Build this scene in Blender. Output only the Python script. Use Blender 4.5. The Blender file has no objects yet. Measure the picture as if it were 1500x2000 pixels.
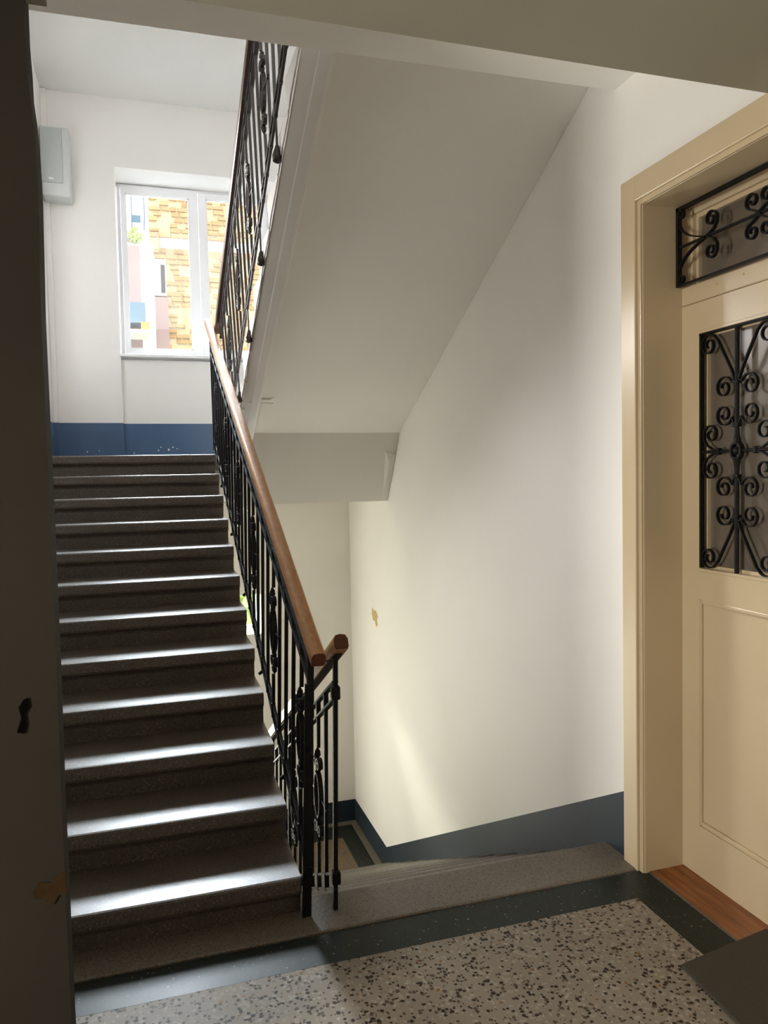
import bpy, bmesh, math, random
from mathutils import Vector, Matrix

rnd = random.Random(7)
scn = bpy.context.scene
COL = scn.collection

# ------------------------------------------------------------------ camera
YAW, PITCH, ROLL, FPX, CAMH = 0.2986, -0.0479, -0.0202, 1484.7, 1.7743
f_ = Vector((math.sin(YAW)*math.cos(PITCH), math.cos(YAW)*math.cos(PITCH), math.sin(PITCH)))
r_ = f_.cross(Vector((0, 0, 1))).normalized()
u_ = r_.cross(f_)
r2 = r_*math.cos(ROLL) + u_*math.sin(ROLL)
u2 = -r_*math.sin(ROLL) + u_*math.cos(ROLL)
cam_d = bpy.data.cameras.new('camera')
cam = bpy.data.objects.new('camera', cam_d)
COL.objects.link(cam)
cam.matrix_world = Matrix(((r2.x, u2.x, -f_.x, 0), (r2.y, u2.y, -f_.y, 0), (r2.z, u2.z, -f_.z, CAMH), (0, 0, 0, 1)))
cam_d.sensor_fit = 'VERTICAL'
cam_d.sensor_height = 36.0
cam_d.lens = FPX/2000.0*36.0
cam_d.clip_start = 0.02
cam_d.clip_end = 200
scn.camera = cam

# ------------------------------------------------------------------ world, lights, exposure
scn.view_settings.view_transform = 'Standard'
scn.view_settings.look = 'None'
scn.view_settings.gamma = 1.0
scn.view_settings.use_curve_mapping = False
scn.view_settings.exposure = 1.36
w = bpy.data.worlds.new('sky')
scn.world = w
w.use_nodes = True
wn = w.node_tree
bg = wn.nodes['Background']
bg.inputs[0].default_value = (0.80, 0.90, 1.0, 1)
bg.inputs[1].default_value = 0.68
scn.cycles.use_denoising = True
scn.cycles.max_bounces = 12
scn.cycles.diffuse_bounces = 8
scn.cycles.glossy_bounces = 5
scn.cycles.transmission_bounces = 6
scn.cycles.transparent_max_bounces = 8
scn.cycles.sample_clamp_indirect = 12.0


def area(name, loc, target, sx, sy, power, color=(1, 1, 1), spread=math.pi, portal=False):
    d = bpy.data.lights.new(name, 'AREA')
    d.shape = 'RECTANGLE'
    d.size, d.size_y = sx, sy
    d.energy = power
    d.color = color
    d.spread = spread
    if portal:
        d.cycles.is_portal = True
    o = bpy.data.objects.new(name, d)
    COL.objects.link(o)
    o.location = loc
    o.rotation_euler = (Vector(target)-Vector(loc)).to_track_quat('-Z', 'Y').to_euler()
    return o


sun_d = bpy.data.lights.new('sun', 'SUN')
sun_d.energy = 1.1
sun_d.angle = math.radians(1.0)
sun_d.color = (1.0, 0.95, 0.86)
sun = bpy.data.objects.new('sun', sun_d)
COL.objects.link(sun)
sun.rotation_euler = Vector((-0.16, 0.62, -0.60)).to_track_quat('-Z', 'Y').to_euler()
# unseen area lamp added above the courtyard, boosting the sky light on the steps
area('courtyard_sky_fill', (-0.6, 12.6, 8.6), (0.5, 6.0, 2.8), 6.5, 4.3, 2800, (0.86, 0.93, 1.0), math.radians(110))
# added lamp in an invented lower-landing doorway, hidden behind the climbing steps
area('lower_landing_fill', (-0.2, 8.2, -0.9), (0.9, 6.0, 0.4), 0.95, 1.7, 26, (1.0, 0.98, 0.82))
# sunlit garden greenery throwing its light through the low window
area('garden_bounce_light', (-0.30, 10.5, 1.90), (0.90, 8.1, 0.42), 1.4, 1.2, 50, (0.96, 1.0, 0.76), math.radians(50))
# side window of the window landing, in the left wall, hidden behind the near pier
area('side_window_daylight', (-0.87, 6.70, 3.65), (2.0, 3.6, 2.0), 0.9, 1.5, 9, (1.0, 0.97, 0.94), math.radians(62))
# unseen fill lamps added upstairs and in a made-up opening left of the camera
area('upper_hall_fill', (0.2, 1.15, 5.6), (0.2, 7.5, 4.6), 3.0, 1.8, 21, (0.98, 0.98, 1.0))
area('hall_side_fill', (-3.10, 0.80, 1.5), (2.0, 1.8, 1.3), 0.6, 1.5, 58, (1.0, 0.95, 0.86))
area('upper_window_portal', (0.55, 8.27, 3.86), (0.55, 6, 3.86), 1.5, 1.7, 1, portal=True)


# ------------------------------------------------------------------ materials
def mat(name, color, rough=0.6, spec=0.5, metallic=0.0):
    m = bpy.data.materials.new(name)
    m.use_nodes = True
    b = m.node_tree.nodes['Principled BSDF']
    b.inputs['Base Color'].default_value = (*color, 1)
    b.inputs['Roughness'].default_value = rough
    b.inputs['Specular IOR Level'].default_value = spec
    b.inputs['Metallic'].default_value = metallic
    return m


def N(m, t):
    return m.node_tree.nodes.new(t)


def L(m, a, b):
    m.node_tree.links.new(a, b)


def noisy(name, c1, c2, scale=3.0, rough=0.6, spec=0.5, bump=0.0, bscale=60.0, detail=4, rough2=None):
    m = mat(name, c1, rough, spec)
    b = m.node_tree.nodes['Principled BSDF']
    tc = N(m, 'ShaderNodeTexCoord')
    n = N(m, 'ShaderNodeTexNoise')
    n.inputs['Scale'].default_value = scale
    n.inputs['Detail'].default_value = detail
    L(m, tc.outputs['Object'], n.inputs['Vector'])
    r = N(m, 'ShaderNodeValToRGB')
    r.color_ramp.elements[0].position = 0.32
    r.color_ramp.elements[1].position = 0.68
    r.color_ramp.elements[0].color = (*c1, 1)
    r.color_ramp.elements[1].color = (*c2, 1)
    L(m, n.outputs['Fac'], r.inputs['Fac'])
    L(m, r.outputs['Color'], b.inputs['Base Color'])
    if rough2 is not None:
        mr = N(m, 'ShaderNodeMapRange')
        mr.inputs['From Min'].default_value = 0.3
        mr.inputs['From Max'].default_value = 0.7
        mr.inputs['To Min'].default_value = rough
        mr.inputs['To Max'].default_value = rough2
        L(m, n.outputs['Fac'], mr.inputs['Value'])
        L(m, mr.outputs['Result'], b.inputs['Roughness'])
    if bump:
        n2 = N(m, 'ShaderNodeTexNoise')
        n2.inputs['Scale'].default_value = bscale
        n2.inputs['Detail'].default_value = 3
        L(m, tc.outputs['Object'], n2.inputs['Vector'])
        bp = N(m, 'ShaderNodeBump')
        bp.inputs['Strength'].default_value = bump
        bp.inputs['Distance'].default_value = 0.01
        L(m, n2.outputs['Fac'], bp.inputs['Height'])
        L(m, bp.outputs['Normal'], b.inputs['Normal'])
    return m


def terrazzo(name, scale, stops, rough, spec=0.5, bump=0.1, stretch=1.0):
    """chips: every voronoi cell takes one of the stop colours, the cell rims take the first (cement) colour"""
    m = mat(name, stops[0][1], rough, spec)
    b = m.node_tree.nodes['Principled BSDF']
    tc = N(m, 'ShaderNodeTexCoord')
    nz = N(m, 'ShaderNodeTexNoise')
    nz.inputs['Scale'].default_value = scale*1.3
    L(m, tc.outputs['Object'], nz.inputs['Vector'])
    mx = N(m, 'ShaderNodeVectorMath')
    mx.operation = 'MULTIPLY_ADD'
    mx.inputs[1].default_value = (0.7/scale,)*3
    L(m, nz.outputs['Color'], mx.inputs[0])
    L(m, tc.outputs['Object'], mx.inputs[2])
    v = N(m, 'ShaderNodeTexVoronoi')
    v.inputs['Scale'].default_value = scale
    L(m, mx.outputs[0], v.inputs['Vector'])
    sp = N(m, 'ShaderNodeSeparateColor')
    L(m, v.outputs['Color'], sp.inputs['Color'])
    r = N(m, 'ShaderNodeValToRGB')
    r.color_ramp.interpolation = 'CONSTANT'
    els = r.color_ramp.elements
    els[0].position = 0.0
    els[0].color = (*stops[0][1], 1)
    els[1].position = stops[1][0]
    els[1].color = (*stops[1][1], 1)
    for p, c in stops[2:]:
        e = els.new(p)
        e.color = (*c, 1)
    L(m, sp.outputs['Red'], r.inputs['Fac'])
    g = N(m, 'ShaderNodeMath')
    g.operation = 'MULTIPLY_ADD'
    g.inputs[1].default_value = -0.5
    g.inputs[2].default_value = 0.74
    L(m, sp.outputs['Green'], g.inputs[0])
    lt = N(m, 'ShaderNodeMath')
    lt.operation = 'LESS_THAN'
    L(m, v.outputs['Distance'], lt.inputs[0])
    L(m, g.outputs[0], lt.inputs[1])
    mc = N(m, 'ShaderNodeMix')
    mc.data_type = 'RGBA'
    mc.inputs['A'].default_value = (*stops[0][1], 1)
    L(m, lt.outputs[0], mc.inputs['Factor'])
    L(m, r.outputs['Color'], mc.inputs['B'])
    n3 = N(m, 'ShaderNodeTexNoise')
    n3.inputs['Scale'].default_value = 2.2
    n3.inputs['Detail'].default_value = 5
    L(m, tc.outputs['Object'], n3.inputs['Vector'])
    mr = N(m, 'ShaderNodeMapRange')
    mr.inputs['To Min'].default_value = 0.72
    mr.inputs['To Max'].default_value = 1.22
    L(m, n3.outputs['Fac'], mr.inputs['Value'])
    ml = N(m, 'ShaderNodeMix')
    ml.data_type = 'RGBA'
    ml.blend_type = 'MULTIPLY'
    ml.inputs['Factor'].default_value = 1
    L(m, mc.outputs['Result'], ml.inputs['A'])
    L(m, mr.outputs['Result'], ml.inputs['B'])
    L(m, ml.outputs['Result'], b.inputs['Base Color'])
    rr = N(m, 'ShaderNodeMapRange')
    rr.inputs['To Min'].default_value = rough-0.08
    rr.inputs['To Max'].default_value = rough+0.1
    L(m, n3.outputs['Fac'], rr.inputs['Value'])
    L(m, rr.outputs['Result'], b.inputs['Roughness'])
    if bump:
        n2 = N(m, 'ShaderNodeTexNoise')
        n2.inputs['Scale'].default_value = scale*1.5
        L(m, tc.outputs['Object'], n2.inputs['Vector'])
        bp = N(m, 'ShaderNodeBump')
        bp.inputs['Strength'].default_value = bump
        bp.inputs['Distance'].default_value = 0.002
        L(m, n2.outputs['Fac'], bp.inputs['Height'])
        L(m, bp.outputs['Normal'], b.inputs['Normal'])
    return m


def woodmat(name, c1, c2, rough, axis_scale):
    m = noisy(name, c1, c2, 1.0, rough, 0.5, 0.06, 200)
    nt = m.node_tree
    n = [x for x in nt.nodes if x.type == 'TEX_NOISE'][0]
    tc = [x for x in nt.nodes if x.type == 'TEX_COORD'][0]
    mp = N(m, 'ShaderNodeMapping')
    mp.inputs['Scale'].default_value = axis_scale
    L(m, tc.outputs['Object'], mp.inputs['Vector'])
    L(m, mp.outputs['Vector'], n.inputs['Vector'])
    n.inputs['Detail'].default_value = 6
    return m


M = {}
M['wall'] = noisy('wall_paint_white', (0.835, 0.815, 0.785), (0.865, 0.845, 0.815), 1.3, 0.62, 0.35, 0.05, 25)
M['soffit'] = noisy('soffit_paint_white', (0.80, 0.78, 0.745), (0.83, 0.81, 0.775), 1.7, 0.65, 0.3, 0.06, 18)
M['pier'] = noisy('pier_backlit_dark', (0.030, 0.025, 0.018), (0.038, 0.032, 0.023), 1.1, 0.7, 0.1, 0.06, 18)  # the pier's backlit shade is put into this dark base colour
M['ceiling'] = noisy('ceiling_paint_white', (0.72, 0.71, 0.68), (0.75, 0.74, 0.71), 1.5, 0.7, 0.3, 0.05, 20)
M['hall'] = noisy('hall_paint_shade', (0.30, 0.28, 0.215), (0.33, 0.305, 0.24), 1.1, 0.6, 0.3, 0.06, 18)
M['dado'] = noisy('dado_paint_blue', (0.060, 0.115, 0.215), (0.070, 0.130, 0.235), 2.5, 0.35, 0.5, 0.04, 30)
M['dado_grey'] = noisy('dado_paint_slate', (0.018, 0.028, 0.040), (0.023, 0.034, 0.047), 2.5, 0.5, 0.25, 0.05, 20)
M['field'] = terrazzo('terrazzo_field', 78, [(0, (0.245, 0.208, 0.165)), (0.30, (0.028, 0.019, 0.012)), (0.50, (0.085, 0.062, 0.042)),
                                            (0.62, (0.32, 0.28, 0.225)), (0.82, (0.25, 0.21, 0.165)), (0.955, (0.36, 0.33, 0.27)), (0.985, (0.22, 0.11, 0.04))], 0.50, 0.15, 0.12)
M['border'] = terrazzo('terrazzo_border_dark', 150, [(0, (0.016, 0.020, 0.016)), (0.5, (0.011, 0.014, 0.011)), (0.8, (0.026, 0.032, 0.026)),
                                                    (0.985, (0.18, 0.18, 0.15))], 0.40, 0.2, 0.05)
M['step'] = terrazzo('terrazzo_step', 190, [(0, (0.098, 0.080, 0.062)), (0.4, (0.048, 0.037, 0.029)), (0.62, (0.13, 0.106, 0.084)),
                                           (0.9, (0.24, 0.21, 0.175))], 0.34, 1.0, 0.15)
M['edge'] = terrazzo('terrazzo_edge_stone', 190, [(0, (0.165, 0.142, 0.112)), (0.4, (0.085, 0.07, 0.054)), (0.62, (0.19, 0.163, 0.13)),
                                                 (0.9, (0.24, 0.21, 0.17))], 0.5, 0.35, 0.15)
M['lfield'] = terrazzo('terrazzo_lower_landing', 90, [(0, (0.13, 0.09, 0.05)), (0.45, (0.05, 0.03, 0.015)), (0.7, (0.18, 0.13, 0.08))], 0.4, 0.5, 0.1)
M['iron'] = noisy('black_iron', (0.006, 0.006, 0.006), (0.011, 0.010, 0.010), 30, 0.52, 0.22, 0.25, 120)
M['iron_brown'] = noisy('brown_black_iron', (0.022, 0.014, 0.011), (0.035, 0.024, 0.02), 30, 0.4, 0.5, 0.2, 120)
M['rail'] = woodmat('handrail_wood', (0.40, 0.175, 0.048), (0.52, 0.26, 0.080), 0.38, (60, 4, 60))
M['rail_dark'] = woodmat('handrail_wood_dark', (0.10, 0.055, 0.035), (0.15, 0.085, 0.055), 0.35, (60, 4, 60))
M['endgrain'] = noisy('handrail_end_grain', (0.11, 0.030, 0.010), (0.15, 0.045, 0.015), 40, 0.45)
M['cream'] = noisy('cream_gloss_paint', (0.57, 0.455, 0.29), (0.61, 0.49, 0.32), 2.0, 0.30, 0.5, 0.05, 14)
M['threshold'] = woodmat('threshold_board', (0.15, 0.045, 0.011), (0.36, 0.13, 0.03), 0.42, (30, 3, 30))
M['pvc'] = noisy('white_window_plastic', (0.86, 0.86, 0.87), (0.88, 0.88, 0.89), 4, 0.3, 0.5)
M['box'] = noisy('pale_grey_plastic', (0.55, 0.57, 0.56), (0.58, 0.60, 0.59), 4, 0.45)
M['boxpanel'] = noisy('grey_green_panel', (0.43, 0.47, 0.46), (0.46, 0.50, 0.49), 60, 0.5)
M['gap'] = mat('dark_gap', (0.004, 0.003, 0.003), 1.0, 0.0)
M['pierbrown'] = noisy('brown_undercoat', (0.034, 0.018, 0.007), (0.052, 0.030, 0.012), 30, 0.9, 0.05)
M['mat_rubber'] = noisy('doormat_charcoal', (0.060, 0.054, 0.040), (0.085, 0.076, 0.058), 220, 0.95, 0.2, 0.6, 500)
M['brown'] = noisy('bare_plaster_brown', (0.20, 0.105, 0.035), (0.28, 0.16, 0.06), 30, 0.9)
M['ochre'] = noisy('chipped_ochre', (0.50, 0.36, 0.14), (0.58, 0.44, 0.2), 40, 0.9)
M['brick1'] = noisy('brick_orange', (0.44, 0.24, 0.11), (0.54, 0.38, 0.20), 2.2, 0.9)
M['mortar'] = noisy('pale_mortar', (0.50, 0.42, 0.26), (0.56, 0.48, 0.31), 5, 0.95)
M['extwhite'] = noisy('exterior_white_render', (0.80, 0.77, 0.73), (0.84, 0.82, 0.78), 1, 0.9)
M['extpink'] = noisy('exterior_pink_render', (0.30, 0.215, 0.20), (0.34, 0.25, 0.235), 1.6, 0.9)
M['extblue'] = noisy('exterior_blue_grey_panel', (0.10, 0.16, 0.21), (0.12, 0.18, 0.23), 2, 0.7)
M['extdark'] = mat('exterior_window_dark', (0.05, 0.045, 0.045), 0.4)
M['extorange'] = noisy('orange_clay', (0.48, 0.18, 0.05), (0.55, 0.24, 0.07), 8, 0.9)
M['extiron'] = mat('exterior_blue_grey_iron', (0.07, 0.08, 0.13), 0.5)
M['leaf'] = noisy('leaf_green', (0.34, 0.50, 0.18), (0.58, 0.64, 0.26), 6, 0.7)
M['ground'] = noisy('courtyard_paving', (0.40, 0.38, 0.34), (0.46, 0.44, 0.4), 3, 0.9)
M['steel'] = mat('satin_steel', (0.5, 0.5, 0.5), 0.35, 0.5, 1.0)


def glassmat(name, tint, rough=0.0):
    m = bpy.data.materials.new(name)
    m.use_nodes = True
    nt = m.node_tree
    nt.nodes.remove(nt.nodes['Principled BSDF'])
    out = nt.nodes['Material Output']
    t = N(m, 'ShaderNodeBsdfTransparent')
    t.inputs[0].default_value = (*tint, 1)
    g = N(m, 'ShaderNodeBsdfGlossy')
    g.inputs['Roughness'].default_value = rough
    fr = N(m, 'ShaderNodeFresnel')
    fr.inputs['IOR'].default_value = 1.45
    mx = N(m, 'ShaderNodeMixShader')
    L(m, fr.outputs[0], mx.inputs[0])
    L(m, t.outputs[0], mx.inputs[1])
    L(m, g.outputs[0], mx.inputs[2])
    L(m, mx.outputs[0], out.inputs[0])
    return m


M['glass'] = glassmat('clear_window_glass', (0.97, 0.98, 0.98))
M['frost'] = noisy('dim_door_glass', (0.13, 0.105, 0.08), (0.16, 0.13, 0.10), 3, 0.19, 0.9)


# ------------------------------------------------------------------ mesh helpers
def obj(name, bm, m, parent=None, smooth=False, recalc=True):
    if recalc:
        bmesh.ops.recalc_face_normals(bm, faces=bm.faces)
    me = bpy.data.meshes.new(name)
    bm.to_mesh(me)
    bm.free()
    if isinstance(m, (list, tuple)):
        for x in m:
            me.materials.append(x)
    else:
        me.materials.append(m)
    if smooth:
        me.shade_smooth()
        try:
            me.set_sharp_from_angle(angle=math.radians(35))
        except Exception:
            pass
    o = bpy.data.objects.new(name, me)
    COL.objects.link(o)
    if parent:
        o.parent = parent
    return o


def NB():
    return bmesh.new()


def box(bm, x0, x1, y0, y1, z0, z1, mi=0):
    vs = [bm.verts.new((x, y, z)) for x in (x0, x1) for y in (y0, y1) for z in (z0, z1)]
    for q in ((0, 1, 3, 2), (4, 6, 7, 5), (0, 4, 5, 1), (2, 3, 7, 6), (0, 2, 6, 4), (1, 5, 7, 3)):
        f = bm.faces.new([vs[i] for i in q])
        f.material_index = mi
    return vs


def bevel(bm, w, seg=2):
    bmesh.ops.bevel(bm, geom=list(bm.edges), offset=w, segments=seg, affect='EDGES', profile=0.5, clamp_overlap=True)


def prism(bm, poly, x0, x1):
    """poly in (y, z), extruded along x"""
    a = [bm.verts.new((x0, y, z)) for y, z in poly]
    b = [bm.verts.new((x1, y, z)) for y, z in poly]
    n = len(poly)
    bm.faces.new(a)
    bm.faces.new(b[::-1])
    for i in range(n):
        bm.faces.new((a[i], a[(i+1) % n], b[(i+1) % n], b[i]))


def beam(bm, p, q, w, h, up=(0, 0, 1), side=None):
    """rectangular bar from p to q; w across, h along the 'up' side"""
    p, q = Vector(p), Vector(q)
    d = (q-p).normalized()
    s = d.cross(Vector(up))
    if s.length < 1e-4:
        s = Vector((1, 0, 0))
    s.normalize()
    u = s.cross(d).normalized()
    vs = []
    for c in (p, q):
        for a, b in ((-1, -1), (1, -1), (1, 1), (-1, 1)):
            vs.append(bm.verts.new(c + s*(a*w/2) + u*(b*h/2)))
    bm.faces.new(vs[0:4][::-1])
    bm.faces.new(vs[4:8])
    for i in range(4):
        j = (i+1) % 4
        bm.faces.new((vs[i], vs[j], vs[4+j], vs[4+i]))


def sweep(bm, path, section, up=(0, 0, 1)):
    """sweep a closed section [(s,u)] along a path"""
    rings = []
    P = [Vector(p) for p in path]
    for i, p in enumerate(P):
        d = (P[min(i+1, len(P)-1)]-P[max(i-1, 0)]).normalized()
        s = d.cross(Vector(up)).normalized()
        u = s.cross(d).normalized()
        rings.append([bm.verts.new(p+s*a+u*b) for a, b in section])
    n = len(section)
    for i in range(len(rings)-1):
        for k in range(n):
            bm.faces.new((rings[i][k], rings[i][(k+1) % n], rings[i+1][(k+1) % n], rings[i+1][k]))
    bm.faces.new(rings[0][::-1])
    bm.faces.new(rings[-1])


def tube(bm, pts, r, n=8):
    P = [Vector(p) for p in pts]
    rings = []
    up = Vector((0.31, 0.17, 0.93)).normalized()
    for i, p in enumerate(P):
        d = (P[min(i+1, len(P)-1)]-P[max(i-1, 0)]).normalized()
        s = d.cross(up)
        s.normalize()
        u = s.cross(d)
        rr = r[i] if isinstance(r, (list, tuple)) else r
        rings.append([bm.verts.new(p+(s*math.cos(2*math.pi*k/n)+u*math.sin(2*math.pi*k/n))*rr) for k in range(n)])
    for i in range(len(rings)-1):
        for k in range(n):
            bm.faces.new((rings[i][k], rings[i][(k+1) % n], rings[i+1][(k+1) % n], rings[i+1][k]))
    bm.faces.new(rings[0][::-1])
    bm.faces.new(rings[-1])


def ribbon(bm, pts, x, wid, th):
    """flat iron strip bent in the (y, z) plane; wid along x, th in the plane"""
    n = len(pts)
    rings = []
    for i, (y, z) in enumerate(pts):
        y0, z0 = pts[max(i-1, 0)]
        y1, z1 = pts[min(i+1, n-1)]
        d = Vector((y1-y0, z1-z0))
        d.normalize()
        nx, nz = -d.y*th/2, d.x*th/2
        rings.append([bm.verts.new((x-wid/2, y+nx, z+nz)), bm.verts.new((x+wid/2, y+nx, z+nz)),
                      bm.verts.new((x+wid/2, y-nx, z-nz)), bm.verts.new((x-wid/2, y-nx, z-nz))])
    for i in range(n-1):
        for k in range(4):
            bm.faces.new((rings[i][k], rings[i][(k+1) % 4], rings[i+1][(k+1) % 4], rings[i+1][k]))
    bm.faces.new(rings[0][::-1])
    bm.faces.new(rings[-1])


def spiral(cy, cz, r, a0, turns, direction=1, r_in=0.25, n=None):
    """points from the outside in; starts at angle a0 (radians) on radius r"""
    n = n or int(18*turns)
    out = []
    for i in range(n+1):
        t = i/n
        a = a0 + direction*2*math.pi*turns*t
        rr = r*(1-(1-r_in)*t)
        out.append((cy+rr*math.cos(a), cz+rr*math.sin(a)))
    return out


def ball(bm, c, r, seg=8):
    bmesh.ops.create_uvsphere(bm, u_segments=seg, v_segments=max(4, seg//2+1), radius=r, matrix=Matrix.Translation(c))


def blob(bm, pts, plane, depth):
    """irregular flat chip: pts in plane coords"""
    a = [bm.verts.new(plane(u, v, 0)) for u, v in pts]
    b = [bm.verts.new(plane(u, v, depth)) for u, v in pts]
    n = len(pts)
    bm.faces.new(a)
    bm.faces.new(b[::-1])
    for i in range(n):
        bm.faces.new((a[i], a[(i+1) % n], b[(i+1) % n], b[i]))


def empty(name, loc, label, cat, group=None):
    o = bpy.data.objects.new(name, None)
    COL.objects.link(o)
    o.location = loc
    tag(o, label, cat, group)
    return o


def tag(o, label, cat, group=None, kind=None):
    o['label'] = label
    o['category'] = cat
    if group:
        o['group'] = group
    if kind:
        o['kind'] = kind
    return o


def struct(o, label=None, cat=None):
    o['kind'] = 'structure'
    if label:
        o['label'] = label
        o['category'] = cat
    return o


def child(o, parent):
    """keep world place although the parent empty stands somewhere"""
    o.parent = parent
    o.location = o.location - parent.location
    return o


# ------------------------------------------------------------------ key dimensions (metres)
RISE, GO = 0.165, 0.3205
XL, XS = -0.85, 0.5326          # first flight
XF, XW = 0.675, 2.03            # return flights, right wall
Y1 = 2.961                      # first nosing
YE = 3.10                       # hall floor edge nosing
YF = 7.87                       # window wall face
SL = RISE/GO
YTOP = Y1+11*GO                 # landing nosing 6.487
HL = 12*RISE                    # 1.98


def n_up(y):
    return RISE+(y-Y1)*SL


def n_down(y):
    return -(y-YE)*SL


def n_top(y):
    return HL+RISE+(YTOP-y)*SL


# ------------------------------------------------------------------ STRUCTURE
# right wall with the door opening
DY0, DY1, DZ = 1.42, 2.80, 2.90
bm = NB()
box(bm, XW, XW+0.45, DY1, 8.45, -2.3, 7.6)
box(bm, XW, XW+0.45, -2.6, DY0, -0.4, 7.6)
box(bm, XW, XW+0.45, DY0, DY1, DZ, 7.6)
box(bm, XW, XW+0.45, DY0, DY1, -0.4, -0.05)
wall_right = struct(obj('wall_right', bm, M['wall']), 'white painted stairwell wall on the right with slate blue dado band', 'wall')
bm = NB()
dl = lambda y: 0.329-(y-2.911)*0.541
prism(bm, [(2.92, -0.25), (2.92, dl(2.92)), (6.729, -1.735), (7.865, -1.735), (7.865, -1.98), (6.70, -1.98)], XW-0.003, XW+0.001)
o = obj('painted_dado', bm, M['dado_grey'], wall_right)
o['label'] = 'slate blue painted dado band stepping down to the lower landing'
bm = NB()
blob(bm, [(7.06, 0.44), (7.03, 0.50), (6.98, 0.47), (6.93, 0.49), (6.86, 0.44), (6.90, 0.40), (6.87, 0.36), (6.92, 0.33), (6.96, 0.38), (7.02, 0.38)],
     lambda u, v, d: Vector((XW-0.0015-d, u, v)), 0.0015)
o = obj('paint_chip', bm, M['ochre'], wall_right)
o['label'] = 'small ochre chip in the white paint'

# window wall
bm = NB()
for (a0, a1, b0, b1) in ((-1.3, -0.8, -2.3, 7.6), (1.4, 2.48, -2.3, 7.6), (-0.8, 1.4, 4.85, 7.6), (-0.8, 1.4, 0.7, 2.9)):
    box(bm, a0, a1, 8.372, 8.40, b0, b1)
struct(obj('wall_bounce_damper', bm, M['pier']))  # unseen dark cladding, added to cut bounce onto the facade opposite
WX0, WX1, WZ0, WZ1 = -0.222, 1.32, 2.99, 4.79
LX0, LX1, LZ0, LZ1 = -0.20, 1.085, 0.16, 0.575
bm = NB()
box(bm, -1.3, WX0, YF, YF+0.5, 0.12, 7.6)
box(bm, -1.3, -0.75, YF, YF+0.5, -2.3, 0.12)
box(bm, -0.75, WX0, YF, YF+0.5, -2.3, -1.98)
box(bm, WX1, XW, YF, YF+0.5, -2.3, 7.6)
box(bm, WX0, WX1, YF, YF+0.5, WZ1, 7.6)
box(bm, WX0, WX1, YF+0.055, YF+0.5, 1.98, WZ0-0.03)
box(bm, WX0, WX1, YF, YF+0.5, LZ1, 1.98)
box(bm, WX0, LX0, YF, YF+0.5, LZ0, LZ1)
box(bm, LX1, WX1, YF, YF+0.5, LZ0, LZ1)
box(bm, 0.40, WX1, YF, YF+0.5, -2.3, LZ0)
box(bm, WX0, 0.40, YF, YF+0.5, 0.12, LZ0)
box(bm, WX0, 0.40, YF, YF+0.5, -2.3, -1.98)
wall_far = struct(obj('wall_far', bm, M['wall']), 'white far stairwell wall pierced by the two windows', 'wall')
bm = NB()
box(bm, -0.80, WX0, YF-0.003, YF+0.001, 1.98, 2.338)
o = obj('painted_dado', bm, M['dado'], wall_far)
bm = NB()
box(bm, WX0+0.001, WX1, YF+0.052, YF+0.056, 1.98, 2.335)
box(bm, WX0-0.002, WX0+0.002, YF, YF+0.055, 1.98, 2.338)
o = obj('painted_dado', bm, M['dado'], wall_far)
bm = NB()
box(bm, 0.42, XW-0.004, YF-0.003, YF+0.001, -1.98, -1.735)
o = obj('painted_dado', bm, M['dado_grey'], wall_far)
# small paint flecks on the blue dado
for i, (x, z, s) in enumerate([(0.10, 2.07, 0.011), (0.20, 2.075, 0.014), (0.125, 2.10, 0.008), (0.24, 2.10, 0.008), (0.28, 2.085, 0.007), (-0.13, 2.045, 0.007), (-0.56, 2.06, 0.009), (-0.45, 2.07, 0.006)]):
    bm = NB()
    yy = YF+0.0505 if x > WX0 else YF-0.0045
    blob(bm, [(x+s*math.cos(a)*(0.6+0.5*rnd.random()), z+s*math.sin(a)*(0.6+0.5*rnd.random())) for a in [k*math.pi/3 for k in range(6)]],
         lambda u, v, d: Vector((u, yy-d+0.0015, v)), 0.0015)
    obj('paint_fleck', bm, M['extwhite'], wall_far)

# left stairwell wall
bm = NB()
box(bm, -1.3, XL, 2.20, 6.2, -2.3, 7.6)
box(bm, -1.3, XL, 7.3, YF, -2.3, 7.6)
box(bm, -1.3, XL, 6.2, 7.3, -2.3, 2.85)
box(bm, -1.3, XL, 6.2, 7.3, 4.45, 7.6)
wall_left = struct(obj('wall_left', bm, M['wall']), 'white left stairwell wall beside the steps, seen as a thin strip', 'wall')
bm = NB()
box(bm, XL-0.001, XL+0.003, 6.55, YF-0.04, 1.98, 2.335)
obj('painted_dado', bm, M['dado'], wall_left)

# pier at the left edge of the picture and the lowered hall ceiling: the near archway
JX = -0.243
JY = 2.10
KJ = JY/2.30
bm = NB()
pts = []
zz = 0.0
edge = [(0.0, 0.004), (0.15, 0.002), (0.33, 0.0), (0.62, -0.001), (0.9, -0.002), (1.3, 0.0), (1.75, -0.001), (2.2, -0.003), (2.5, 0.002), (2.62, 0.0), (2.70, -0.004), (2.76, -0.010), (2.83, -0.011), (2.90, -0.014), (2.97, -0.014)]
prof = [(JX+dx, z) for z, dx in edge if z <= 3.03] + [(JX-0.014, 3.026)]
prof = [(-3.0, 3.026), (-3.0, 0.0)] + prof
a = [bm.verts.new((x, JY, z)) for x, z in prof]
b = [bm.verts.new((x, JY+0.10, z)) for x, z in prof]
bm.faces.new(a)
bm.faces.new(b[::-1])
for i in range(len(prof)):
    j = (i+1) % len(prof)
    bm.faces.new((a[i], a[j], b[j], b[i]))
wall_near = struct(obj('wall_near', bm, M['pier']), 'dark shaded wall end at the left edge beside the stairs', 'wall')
bm = NB()
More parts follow.
